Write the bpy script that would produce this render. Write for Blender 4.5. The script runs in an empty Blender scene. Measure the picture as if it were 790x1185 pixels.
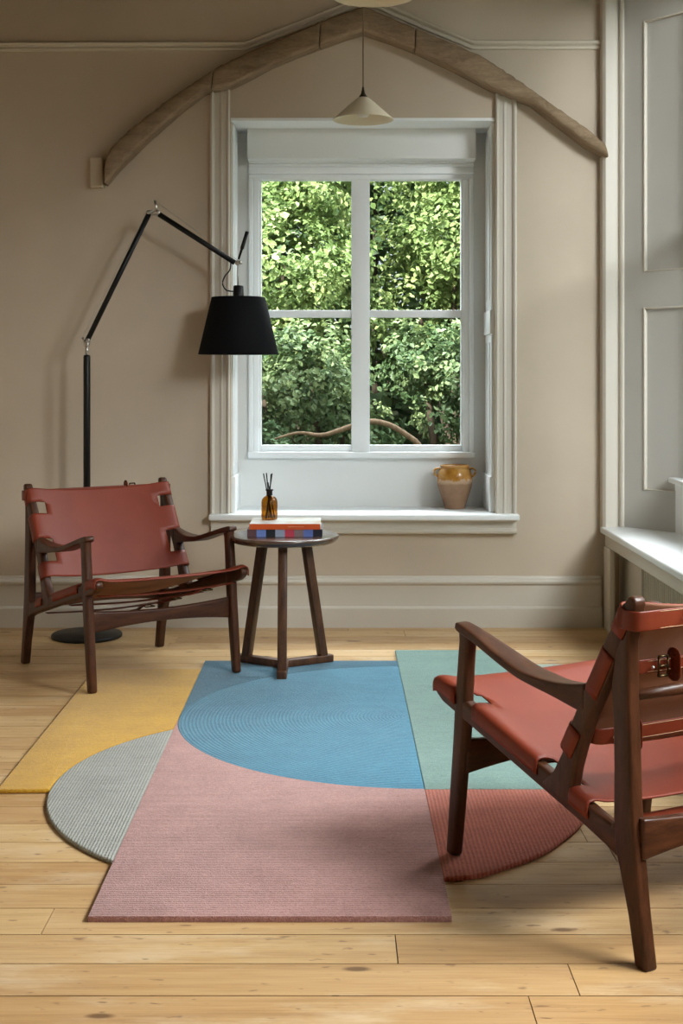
import bpy, bmesh, math, random
from mathutils import Vector, Matrix
random.seed(7)
S = bpy.context.scene
COL = S.collection
F, H = 1530.0, 1.25          # focal length in pixels (790x1185 frame), eye height
PI = math.pi

def P(px, py, Y):            # photo pixel at depth Y -> point in the room
    return Vector(((px - 389) * Y / F, Y, H - (py - 433) * Y / F))

# ------------------------------------------------------------------ materials
def mat(name, col, rough=0.5, metal=0.0, spec=0.5, sheen=0.0, coat=0.0):
    m = bpy.data.materials.new(name); m.use_nodes = True
    b = m.node_tree.nodes['Principled BSDF']
    b.inputs['Base Color'].default_value = (*col, 1)
    b.inputs['Roughness'].default_value = rough
    b.inputs['Metallic'].default_value = metal
    b.inputs['Specular IOR Level'].default_value = spec
    b.inputs['Sheen Weight'].default_value = sheen
    b.inputs['Coat Weight'].default_value = coat
    return m

def nd(m, t, **kw):
    n = m.node_tree.nodes.new(t)
    for k, v in kw.items(): setattr(n, k, v)
    return n
def lk(m, a, b): m.node_tree.links.new(a, b)
def bsdf(m): return m.node_tree.nodes['Principled BSDF']

def coords(m, scale=(1, 1, 1), kind='Object'):
    tc = nd(m, 'ShaderNodeTexCoord'); mp = nd(m, 'ShaderNodeMapping')
    mp.inputs['Scale'].default_value = scale
    lk(m, tc.outputs[kind], mp.inputs['Vector'])
    return mp.outputs['Vector']
def noise(m, vec, scale, detail=3, rough=0.55):
    n = nd(m, 'ShaderNodeTexNoise'); n.inputs['Scale'].default_value = scale
    n.inputs['Detail'].default_value = detail; n.inputs['Roughness'].default_value = rough
    lk(m, vec, n.inputs['Vector']); return n.outputs['Fac']
def ramp(m, fac, stops):
    r = nd(m, 'ShaderNodeValToRGB'); e = r.color_ramp.elements
    while len(e) < len(stops): e.new(0.5)
    for i, (p, c) in enumerate(stops):
        e[i].position = p; e[i].color = (*c, 1) if len(c) == 3 else c
    lk(m, fac, r.inputs['Fac']); return r.outputs['Color']
def mixc(m, fac, a, b, blend='MIX'):
    x = nd(m, 'ShaderNodeMix', data_type='RGBA', blend_type=blend)
    for sock, v in ((x.inputs['Factor'], fac), (x.inputs['A'], a), (x.inputs['B'], b)):
        if hasattr(v, 'links'): lk(m, v, sock)
        elif isinstance(v, (int, float)): sock.default_value = v
        else: sock.default_value = (*v, 1)
    return x.outputs['Result']
def mth(m, op, a, b=None, c=None):
    x = nd(m, 'ShaderNodeMath', operation=op)
    for i, v in enumerate((a, b, c)):
        if v is None: continue
        if hasattr(v, 'links'): lk(m, v, x.inputs[i])
        else: x.inputs[i].default_value = v
    return x.outputs[0]
def bump(m, h, strength=0.3, dist=0.005):
    b = nd(m, 'ShaderNodeBump'); b.inputs['Strength'].default_value = strength
    b.inputs['Distance'].default_value = dist
    lk(m, h, b.inputs['Height']); lk(m, b.outputs['Normal'], bsdf(m).inputs['Normal'])

def paint(name, col, rough=0.6, var=0.06):
    m = mat(name, col, rough, spec=0.35)
    v = coords(m); n = noise(m, v, 2.2, 4)
    lo = tuple(c * (1 - var) for c in col); hi = tuple(min(1, c * (1 + var)) for c in col)
    lk(m, ramp(m, n, [(0.3, lo), (0.7, hi)]), bsdf(m).inputs['Base Color'])
    bump(m, noise(m, v, 120, 2), 0.06, 0.002)
    return m

def wood(name, dark, light, stretch, rough=0.35, scale=9, bmp=0.08):
    m = mat(name, dark, rough, spec=0.3)
    v = coords(m, stretch)
    n1 = noise(m, v, scale, 6, 0.6); n2 = noise(m, v, scale * 6, 3, 0.6)
    f = mth(m, 'ADD', mth(m, 'MULTIPLY', n1, 0.7), mth(m, 'MULTIPLY', n2, 0.3))
    lk(m, ramp(m, f, [(0.32, dark), (0.68, light)]), bsdf(m).inputs['Base Color'])
    bump(m, n2, bmp, 0.002)
    return m

def leather_mat(name, col, col2, rough=0.42, grain=260):
    m = mat(name, col, rough, spec=0.3)
    v = coords(m)
    lk(m, ramp(m, noise(m, v, 5, 4), [(0.3, col), (0.72, col2)]), bsdf(m).inputs['Base Color'])
    bump(m, noise(m, v, grain, 3), 0.12, 0.002)
    return m

def pile(name, c1, c2, pattern=None, centre=(0, 0), freq=60.0, depth=0.35):
    """tufted wool: fine loop noise plus rows laid straight or in rings"""
    m = mat(name, c1, 0.95, spec=0.1, sheen=0.25)
    v = coords(m)
    fine = noise(m, v, 260, 2, 0.75); big = noise(m, v, 9, 4, 0.6); mid = noise(m, v, 75, 3, 0.65)
    streak = noise(m, coords(m, (1.2, 22, 1)), 3.0, 3)
    f = mth(m, 'ADD', mth(m, 'MULTIPLY', fine, 0.45), mth(m, 'ADD', mth(m, 'MULTIPLY', big, 0.2), mth(m, 'ADD', mth(m, 'MULTIPLY', mid, 0.2), mth(m, 'MULTIPLY', streak, 0.15))))
    hgt = mth(m, 'ADD', mth(m, 'MULTIPLY', fine, 0.6), mth(m, 'MULTIPLY', mid, 0.4))
    if pattern:
        sx = nd(m, 'ShaderNodeSeparateXYZ'); lk(m, v, sx.inputs[0])
        x = mth(m, 'SUBTRACT', sx.outputs[0], centre[0]); y = mth(m, 'SUBTRACT', sx.outputs[1], centre[1])
        if pattern == 'ring': d = mth(m, 'SQRT', mth(m, 'ADD', mth(m, 'MULTIPLY', x, x), mth(m, 'MULTIPLY', y, y)))
        elif pattern == 'row': d = y
        else: d = x
        d = mth(m, 'ADD', d, mth(m, 'MULTIPLY', mid, 0.006))
        w = mth(m, 'MULTIPLY_ADD', mth(m, 'SINE', mth(m, 'MULTIPLY', d, freq * 2 * PI)), 0.5, 0.5)
        f = mth(m, 'ADD', mth(m, 'MULTIPLY', f, 1 - depth), mth(m, 'MULTIPLY', w, depth))
        hgt = mth(m, 'ADD', hgt, mth(m, 'MULTIPLY', w, 0.25))
    lk(m, ramp(m, f, [(0.34, c1), (0.64, c2)]), bsdf(m).inputs['Base Color'])
    bump(m, hgt, 0.9, 0.008)
    return m

M = {}
M['wall'] = paint('wall_paint', (0.555, 0.468, 0.365), 0.7)
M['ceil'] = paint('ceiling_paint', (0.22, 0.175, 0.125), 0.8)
M['trim'] = paint('trim_paint', (0.62, 0.575, 0.50), 0.45, 0.03)
M['white'] = paint('white_gloss_paint', (0.86, 0.885, 0.895), 0.4, 0.02)
M['grey'] = paint('grey_white_paint', (0.76, 0.77, 0.76), 0.42, 0.02)
M['jamb'] = paint('shaded_jamb_paint', (0.50, 0.485, 0.45), 0.42, 0.03)  # the bay jamb's shade is put into this darker colour
M['plaster'] = paint('old_plaster', (0.55, 0.46, 0.34), 0.8, 0.12)
WD, WL = (0.024, 0.0075, 0.0033), (0.088, 0.030, 0.012)
M['wood_z'] = wood('walnut_upright', WD, WL, (6, 6, 1))
M['wood_y'] = wood('walnut_lengthwise', WD, WL, (6, 1, 6))
M['wood_x'] = wood('walnut_crosswise', WD, WL, (1, 6, 6))
M['table_wood'] = wood('dark_oak_upright', (0.034, 0.013, 0.0065), (0.115, 0.048, 0.022), (6, 6, 1), 0.4)
M['table_top'] = wood('dark_oak_top', (0.045, 0.022, 0.014), (0.105, 0.055, 0.034), (1, 7, 7), 0.26, bmp=0.01)
bsdf(M['table_top']).inputs['Specular IOR Level'].default_value = 0.9
M['leather'] = leather_mat('cognac_leather', (0.16, 0.0235, 0.0095), (0.205, 0.034, 0.0135), 0.46)
M['suede'] = leather_mat('leather_flesh_side', (0.27, 0.12, 0.07), (0.33, 0.155, 0.092), 0.85, 500)
M['strap'] = leather_mat('strap_leather', (0.13, 0.020, 0.0075), (0.175, 0.030, 0.011), 0.38)
M['thread'] = mat('pale_thread', (.55, .38, .22), .8)
M['brass'] = mat('aged_brass', (0.10, 0.065, 0.03), 0.4, 1.0)
M['black'] = mat('black_metal', (0.006, 0.006, 0.006), 0.4, spec=0.3)
M['fabric'] = mat('black_fabric', (0.004, 0.004, 0.005), 0.85, spec=0.15)
M['steel'] = mat('brushed_steel', (0.55, 0.53, 0.50), 0.3, 1.0)
M['china'] = paint('cream_china', (0.68, 0.60, 0.44), 0.3, 0.03)
M['brown_plastic'] = mat('brown_plastic', (0.03, 0.016, 0.01), 0.4)
M['cord'] = mat('braided_cord', (0.20, 0.14, 0.085), 0.8)
M['paper'] = paint('page_paper', (0.72, 0.70, 0.66), 0.8, 0.05)
M['reed'] = mat('black_reed', (0.008, 0.012, 0.012), 0.7)
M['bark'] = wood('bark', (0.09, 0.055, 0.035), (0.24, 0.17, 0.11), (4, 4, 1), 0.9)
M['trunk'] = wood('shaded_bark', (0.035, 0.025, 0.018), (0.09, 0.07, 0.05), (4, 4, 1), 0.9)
M['rail'] = paint('rail_paint', (0.64, 0.58, 0.48), 0.55)
M['radiator'] = paint('radiator_enamel', (0.55, 0.52, 0.43), 0.45)

# old timber with grain along its length
m = wood('old_timber', (0.17, 0.11, 0.065), (0.36, 0.26, 0.165), (1, 9, 5), 0.75, 5); M['timber'] = m

# glass: see-through with a fresnel sheen
def glass_mat(name, tint, rough=0.0):
    m = bpy.data.materials.new(name); m.use_nodes = True
    nt = m.node_tree; nt.nodes.clear()
    out = nd(m, 'ShaderNodeOutputMaterial'); mx = nd(m, 'ShaderNodeMixShader')
    tr = nd(m, 'ShaderNodeBsdfTransparent'); gl = nd(m, 'ShaderNodeBsdfGlossy'); fr = nd(m, 'ShaderNodeFresnel')
    tr.inputs['Color'].default_value = (*tint, 1); gl.inputs['Roughness'].default_value = rough
    ge = nd(m, 'ShaderNodeNewGeometry')      # same reflectance entering and leaving the sheet
    lk(m, mth(m, 'MULTIPLY_ADD', ge.outputs['Backfacing'], 1 / 1.45 - 1.45, 1.45), fr.inputs['IOR'])
    lk(m, fr.outputs[0], mx.inputs['Fac']); lk(m, tr.outputs[0], mx.inputs[1]); lk(m, gl.outputs[0], mx.inputs[2])
    lk(m, mx.outputs[0], out.inputs['Surface'])
    return m
M['glass'] = glass_mat('window_glass', (0.96, 0.98, 0.97))
M['amber'] = glass_mat('amber_glass', (0.58, 0.33, 0.07), 0.05)

# floor boards: tint per board from an attribute, grain along X, knots
def floor_mat():
    m = mat('pine_boards', (0.5, 0.3, 0.14), 0.36, spec=0.4)
    at = nd(m, 'ShaderNodeAttribute', attribute_name='tint')
    sep = nd(m, 'ShaderNodeSeparateColor'); lk(m, at.outputs['Color'], sep.inputs[0])
    tc = nd(m, 'ShaderNodeTexCoord')
    off = nd(m, 'ShaderNodeVectorMath', operation='MULTIPLY_ADD')
    lk(m, at.outputs['Color'], off.inputs[0]); off.inputs[1].default_value = (17, 9, 5); lk(m, tc.outputs['Object'], off.inputs[2])
    def sc(s):
        q = nd(m, 'ShaderNodeMapping'); q.inputs['Scale'].default_value = s
        lk(m, off.outputs[0], q.inputs['Vector']); return q.outputs['Vector']
    g1 = noise(m, sc((1.0, 16, 1)), 3.0, 6, 0.6); g2 = noise(m, sc((2.0, 90, 1)), 3.0, 3, 0.6); g3 = noise(m, sc((1.6, 2.6, 1)), 1.6, 3)
    f = mth(m, 'ADD', mth(m, 'MULTIPLY', g1, 0.55), mth(m, 'MULTIPLY', g2, 0.45))
    base = ramp(m, f, [(0.33, (0.36, 0.205, 0.08)), (0.50, (0.54, 0.36, 0.165)), (0.68, (0.64, 0.47, 0.25))])
    tin = ramp(m, sep.outputs[0], [(0.0, (0.80, 0.68, 0.56)), (0.45, (0.97, 0.93, 0.88)), (1.0, (1.10, 1.10, 1.04))])
    c = mixc(m, 1.0, base, tin, 'MULTIPLY')
    c = mixc(m, mth(m, 'MULTIPLY', g3, 0.45), c, (0.52, 0.33, 0.19))
    wear = noise(m, sc((.9, 3.0, 1)), 2.3, 5, .7)
    c = mixc(m, ramp(m, wear, [(0.52, (0, 0, 0)), (0.72, (.55, .55, .55))]), c, (0.66, 0.52, 0.35))
    vo = nd(m, 'ShaderNodeTexVoronoi'); vo.inputs['Scale'].default_value = 2.6
    lk(m, sc((1.25, 3.1, 0.01)), vo.inputs['Vector'])
    vs = nd(m, 'ShaderNodeSeparateColor'); lk(m, vo.outputs['Color'], vs.inputs[0])
    size = mth(m, 'MULTIPLY_ADD', vs.outputs[0], 0.17, -0.03)
    k = nd(m, 'ShaderNodeMapRange'); lk(m, mth(m, 'DIVIDE', vo.outputs['Distance'], mth(m, 'MAXIMUM', size, 0.002)), k.inputs['Value'])
    k.inputs['From Min'].default_value = 0.6; k.inputs['From Max'].default_value = 1.1
    k.inputs['To Min'].default_value = 0.80; k.inputs['To Max'].default_value = 0.0
    c = mixc(m, k.outputs['Result'], c, (0.10, 0.045, 0.022))
    sp = noise(m, sc((5, 14, 1)), 4.0, 2, 0.5)
    c = mixc(m, ramp(m, sp, [(0.66, (0, 0, 0)), (0.74, (0.75, 0.75, 0.75))]), c, (0.17, 0.085, 0.045))
    lk(m, c, bsdf(m).inputs['Base Color'])
    lk(m, ramp(m, g3, [(0.3, (0.30, 0.30, 0.30)), (0.7, (0.46, 0.46, 0.46))]), bsdf(m).inputs['Roughness'])
    bump(m, f, 0.10, 0.003)
    return m
M['floor'] = floor_mat()
M['subfloor'] = mat('gap_dirt', (0.05, 0.03, 0.018), 0.9)

# leaves
def leaf_mat(name, c1, c2):
    m = mat(name, c1, 0.45, spec=0.4)
    g = nd(m, 'ShaderNodeAttribute', attribute_name='tint')
    lk(m, mixc(m, g.outputs['Fac'], c1, c2), bsdf(m).inputs['Base Color'])
    nt = m.node_tree
    tl = nd(m, 'ShaderNodeBsdfTranslucent'); mx = nd(m, 'ShaderNodeMixShader'); mx.inputs[0].default_value = 0.3
    lk(m, mixc(m, g.outputs['Fac'], tuple(c * 1.3 for c in c1), tuple(c * 1.3 for c in c2)), tl.inputs['Color'])
    lk(m, bsdf(m).outputs[0], mx.inputs[1]); lk(m, tl.outputs[0], mx.inputs[2])
    lk(m, mx.outputs[0], nt.nodes['Material Output'].inputs['Surface'])
    return m
M['leaf_a'] = leaf_mat('yellow_green_leaf', (0.14, 0.215, 0.07), (0.48, 0.57, 0.24))
M['leaf_b'] = leaf_mat('mid_green_leaf', (0.06, 0.11, 0.045), (0.38, 0.48, 0.24))
M['leaf_c'] = leaf_mat('deep_green_leaf', (0.04, 0.08, 0.035), (0.20, 0.30, 0.15))
M['soil'] = paint('garden_soil', (0.06, 0.075, 0.03), 0.95, 0.3)

# ------------------------------------------------------------------ mesh helpers
def finish(name, bm, material, parent=None, smooth=False, loc=None, recalc=True):
    if recalc: bmesh.ops.recalc_face_normals(bm, faces=bm.faces[:])
    me = bpy.data.meshes.new(name); bm.to_mesh(me); bm.free()
    for q in (material if isinstance(material, (list, tuple)) else [material]): me.materials.append(q)
    if smooth:
        for p in me.polygons: p.use_smooth = True
    o = bpy.data.objects.new(name, me); COL.objects.link(o)
    if parent: o.parent = parent
    if loc is not None: o.location = loc
    return o
def thing(name, label, cat, loc=(0, 0, 0), rot=(0, 0, 0), group=None):
    o = bpy.data.objects.new(name, None); COL.objects.link(o); o.empty_display_size = 0.1
    o.location = loc; o.rotation_euler = rot; o['label'] = label; o['category'] = cat
    if group: o['group'] = group
    return o
def struct(o, label=None, cat=None):
    o['kind'] = 'structure'
    if label: o['label'] = label
    if cat: o['category'] = cat
    return o
def box(bm, x0, x1, y0, y1, z0, z1):
    v = [bm.verts.new(c) for c in ((x0,y0,z0),(x1,y0,z0),(x1,y1,z0),(x0,y1,z0),(x0,y0,z1),(x1,y0,z1),(x1,y1,z1),(x0,y1,z1))]
    fs = [bm.faces.new([v[i] for i in q]) for q in ((3,2,1,0),(4,5,6,7),(0,1,5,4),(1,2,6,5),(2,3,7,6),(3,0,4,7))]
    return v, fs
def prism(bm, pts, a0, a1, axis='x'):
    """closed outline pts (2D) pushed from a0 to a1 along axis"""
    def mk(p, a):
        return {'x': (a, p[0], p[1]), 'y': (p[0], a, p[1]), 'z': (p[0], p[1], a)}[axis]
    A = [bm.verts.new(mk(p, a0)) for p in pts]; B = [bm.verts.new(mk(p, a1)) for p in pts]
    n = len(pts)
    bm.faces.new(A[::-1]); bm.faces.new(B)
    for i in range(n): bm.faces.new((A[i], A[(i+1) % n], B[(i+1) % n], B[i]))
def bev(o, w, seg=2, angle=35):
    d = o.modifiers.new('bevel', 'BEVEL'); d.width = w; d.segments = seg; d.limit_method = 'ANGLE'
    d.angle_limit = math.radians(angle); d.harden_normals = False
    for p in o.data.polygons: p.use_smooth = True
    return o
def ring_frame(t, up):
    t = t.normalized(); s = t.cross(up)
    if s.length < 1e-5: s = t.cross(Vector((1, 0, 0)))
    s.normalize(); return s, s.cross(t).normalized()
def sweep(bm, pts, size, up=Vector((0, 0, 1)), n=16, e=2.0, cap=True):
    """superellipse section (width, height) carried along pts"""
    pts = [Vector(p) for p in pts]; rings = []
    for i, p in enumerate(pts):
        t = pts[min(i+1, len(pts)-1)] - pts[max(i-1, 0)]
        s, u = ring_frame(t, up); w, h = size[i] if isinstance(size, list) else size
        r = []
        for k in range(n):
            a = 2 * PI * (k + 0.5) / n; ca, sa = math.cos(a), math.sin(a)
            r.append(bm.verts.new(p + s * (w/2) * math.copysign(abs(ca) ** (2/e), ca) + u * (h/2) * math.copysign(abs(sa) ** (2/e), sa)))
        rings.append(r)
    for a, b in zip(rings, rings[1:]):
        for k in range(n): bm.faces.new((a[k], a[(k+1) % n], b[(k+1) % n], b[k]))
    if cap: bm.faces.new(rings[0][::-1]); bm.faces.new(rings[-1])
def tube(bm, pts, r, n=10):
    sweep(bm, pts, (2*r, 2*r) if not isinstance(r, list) else [(2*x, 2*x) for x in r], n=n)
def lathe(bm, prof, seg=40, cx=0, cy=0, cap=False):
    rings = []
    for r, z in prof:
        rings.append([bm.verts.new((cx + r * math.cos(2*PI*k/seg), cy + r * math.sin(2*PI*k/seg), z)) for k in range(seg)])
    for a, b in zip(rings, rings[1:]):
        for k in range(seg): bm.faces.new((a[k], a[(k+1) % seg], b[(k+1) % seg], b[k]))
    if cap: bm.faces.new(rings[0][::-1]); bm.faces.new(rings[-1])
def smooth_path(pts, sub=6):
    """Catmull-Rom through tuples of any length"""
    out = []; n = len(pts)
    for i in range(n - 1):
        p0, p1, p2, p3 = pts[max(i-1, 0)], pts[i], pts[i+1], pts[min(i+2, n-1)]
        for k in range(sub):
            t = k / sub
            out.append(tuple(0.5 * (2*b + (c-a)*t + (2*a-5*b+4*c-d)*t*t + (3*b-a-3*c+d)*t**3) for a, b, c, d in zip(p0, p1, p2, p3)))
    out.append(tuple(pts[-1])); return out
def new(): return bmesh.new()

# ------------------------------------------------------------------ room shell
BY = 6.55                                   # plane of the back wall
XL, XR, YN, ZC = -2.45, 1.31, -2.2, 3.30
OX0, OX1, OZ0, OZ1 = -0.522, 0.783, 0.545, 2.517      # window opening in the back wall
bm = new()
box(bm, XL - .2, OX0, BY, BY + .42, -.05, ZC); box(bm, OX1, XR + .8, BY, BY + .42, -.05, ZC)
box(bm, OX0, OX1, BY, BY + .42, -.05, OZ0); box(bm, OX0, OX1, BY, BY + .42, OZ1, ZC)
struct(finish('wall_back', bm, M['wall']))
bm = new(); box(bm, XL - .2, XL, YN - .2, BY, -.05, ZC)
struct(finish('wall_left', bm, M['wall']))
BW0, BW1, BX = 4.55, 6.20, 1.66             # right-hand bay: window from BW0 to BW1 on plane BX
NY0, NY1 = 1.35, 3.75                         # unseen window added to the right wall to light the foreground
bm = new()
box(bm, XR, XR + .45, 4.15, BY, 3.12, ZC); box(bm, XR, XR + .45, NY1, 4.15, -.05, ZC)
box(bm, XR, XR + .45, NY0, NY1, 2.9, ZC); box(bm, XR, XR + .45, NY0, NY1, -.05, .75)
box(bm, XR, XR + .45, YN - .2, NY0, -.05, ZC); box(bm, BX, XR + .45, 4.15, BY, -.05, .74)
struct(finish('wall_right', bm, M['wall']))
bm = new(); box(bm, XL, XR, YN - .2, YN, -.05, ZC)
struct(finish('wall_near', bm, M['wall']))
bm = new(); box(bm, XL - .2, XR + .5, YN - .2, BY + .42, ZC, ZC + .2)
struct(finish('ceiling', bm, M['ceil']))

# floor boards running left to right
def floor():
    rng = random.Random(3)
    W, y0 = 0.1455, 2.658 - 0.1455 * 34
    bm = new(); lay = bm.loops.layers.color.new('tint')
    fixed = {34: 0.49, 35: 0.131}           # board ends the photo shows
    y = y0; i = 0
    while y < BY:
        ya, yb = max(y, YN) + .0018, min(y + W, BY + .02) - .0018
        if yb > ya + .01:
            xs = [XL]; x = fixed.get(i, rng.uniform(-3.5, 1.2))
            c = [x]
            if x - 3.1 > XL: c.append(x - 3.1)
            if x + 3.3 < XR: c.append(x + 3.3)
            xs += sorted(q for q in c if XL + .1 < q < XR); xs.append(XR + .4)
            for a, b in zip(xs, xs[1:]):
                v, fs = box(bm, a + .0012, b - .0012, ya, yb, -.02, 0)
                col = (rng.random(), rng.random(), rng.random(), 1)
                for f in fs:
                    for l in f.loops: l[lay] = col
        y += W; i += 1
    v, fs = box(bm, XL, XR + .4, YN, BY, -.04, -.012)
    for f in fs: f.material_index = 1
    o = finish('floor', bm, [M['floor'], M['subfloor']])
    struct(o)
floor()

# skirting
def skirting(name, x0, x1):
    bm = new()
    pr = [(BY + .01, 0), (BY - .036, 0), (BY - .036, .094), (BY - .031, .100), (BY - .018, .104), (BY - .016, .205), (BY - .020, .210),
          (BY - .030, .216), (BY - .032, .226), (BY - .026, .235), (BY - .012, .240), (BY - .008, .25), (BY + .01, .252)]
    prism(bm, pr, x0, x1, 'x')
    return struct(finish(name, bm, M['trim']))
skirting('baseboard_back', XL, XR)
bm = new(); box(bm, XL, XL + .02, YN, BY - .03, 0, .24); struct(finish('baseboard_left', bm, M['trim']))

# picture rail with its raised middle
def rail():
    bm = new()
    path = [(-50, 54.5), (283, 53.5), (340, 32), (410, 4.5), (425, 2), (440, 6), (490, 28.5), (547, 52), (700, 52)]
    Yr = BY - .012
    pts = [P(a, b, Yr) for a, b in path]
    rings = []
    for i, p in enumerate(pts):
        t = (pts[min(i+1, len(pts)-1)] - pts[max(i-1, 0)]).normalized()
        u = Vector((-t.z, 0, t.x))
        prof = [(0, -.02), (.016, -.02), (.018, -.008), (.010, -.002), (.026, .006), (.030, .016), (.020, .022), (0, .022)]
        rings.append([bm.verts.new(Vector((p.x, BY + .002 - d, p.z)) + u * h) for d, h in prof])
    for a, b in zip(rings, rings[1:]):
        for k in range(len(a)): bm.faces.new((a[k], a[(k+1) % len(a)], b[(k+1) % len(a)], b[k]))
    bm.faces.new(rings[0]); bm.faces.new(rings[-1][::-1])
    struct(finish('trim_1', bm, M['rail']))
rail()

# curved timber across the back wall
def beam():
    root = thing('timber_beam', 'curved old timber beam arching over the window on the back wall', 'beam', (0, BY, 0)); root['kind'] = 'structure'
    up = [(122,186),(127,172),(139,159),(152,147),(177,128),(202,109),(225,94),(248,79),(283,61),(320,46),(354,31),(400,13),(420,7),(428,9),(460,23),(491,36),(525,50),(557,64),(580,79),(603,94),(628,112),(653,130),(676,146),(700,165)]
    lo = [(124,214),(130,207),(139,196),(152,183),(170,165),(187,150),(212,128),(238,108),(268,102),(292,90),(314,78),(345,65),(375,54),(400,45),(420,39),(450,49),(481,61),(525,82),(567,104),(590,113),(613,121),(645,146),(674,168),(700,184)]
    Yf = BY - .115
    rng = random.Random(5)
    import itertools
    def curve(pts, n):
        L = [0]
        for a, b in zip(pts, pts[1:]): L.append(L[-1] + math.dist(a, b))
        out = []
        for k in range(n + 1):
            d = L[-1] * k / n; i = max(j for j in range(len(L)) if L[j] <= d + 1e-9); i = min(i, len(pts) - 2)
            t = (d - L[i]) / (L[i+1] - L[i]); out.append((pts[i][0] + (pts[i+1][0]-pts[i][0])*t, pts[i][1] + (pts[i+1][1]-pts[i][1])*t))
        return out
    N = 150
    U, Lw = curve(up, N), curve(lo, N)
    # split where the photo shows scarf joints: near x = 247, 371, 479
    cuts = [0] + [min(range(N+1), key=lambda k: abs((U[k][0] + Lw[k][0]) / 2 - x)) for x in (247, 371, 482)] + [N]
    for c0, c1 in zip(cuts, cuts[1:]):
        bm = new(); rings = []
        for k in range(c0, c1 + 1):
            a = P(*U[k], Yf); b = P(*Lw[k], BY - .02); b.z -= .006
            if k == c1 and k != N:
                a.x -= .004; b.x -= .004
            j = lambda s=.004: rng.uniform(-s, s)
            q = .012; mid = (a + b) / 2
            d = (a - b); d.y = 0; d.normalize()
            ring = [Vector((a.x, BY + .005, a.z)), Vector((a.x, Yf + q, a.z + j())), Vector((a.x, Yf, a.z)) - d * (q + j()),
                    Vector((mid.x, Yf - .004 + j(), mid.z)), Vector((b.x, Yf + j(.003), b.z)) + d * (q + j()), Vector((b.x, Yf + q, b.z + j(.003))), Vector((b.x, BY + .005, b.z))]
            rings.append([bm.verts.new(v - root.location) for v in ring])
        for r0, r1 in zip(rings, rings[1:]):
            for k in range(7): bm.faces.new((r0[k], r0[(k+1) % 7], r1[(k+1) % 7], r1[k]))
        bm.faces.new(rings[0]); bm.faces.new(rings[-1][::-1])
        o = finish('beam_length', bm, M['timber'], root)
        bev(o, .004, 2, 40)
    bm = new()      # plaster pad where the beam ends on the left
    a, b = P(104, 182, BY - .04), P(119, 217, BY - .04)
    box(bm, a.x, b.x, -.05, .005, b.z, a.z)
    bev(finish('plaster_pad', bm, M['plaster'], root), .008, 3)
beam()

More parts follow.
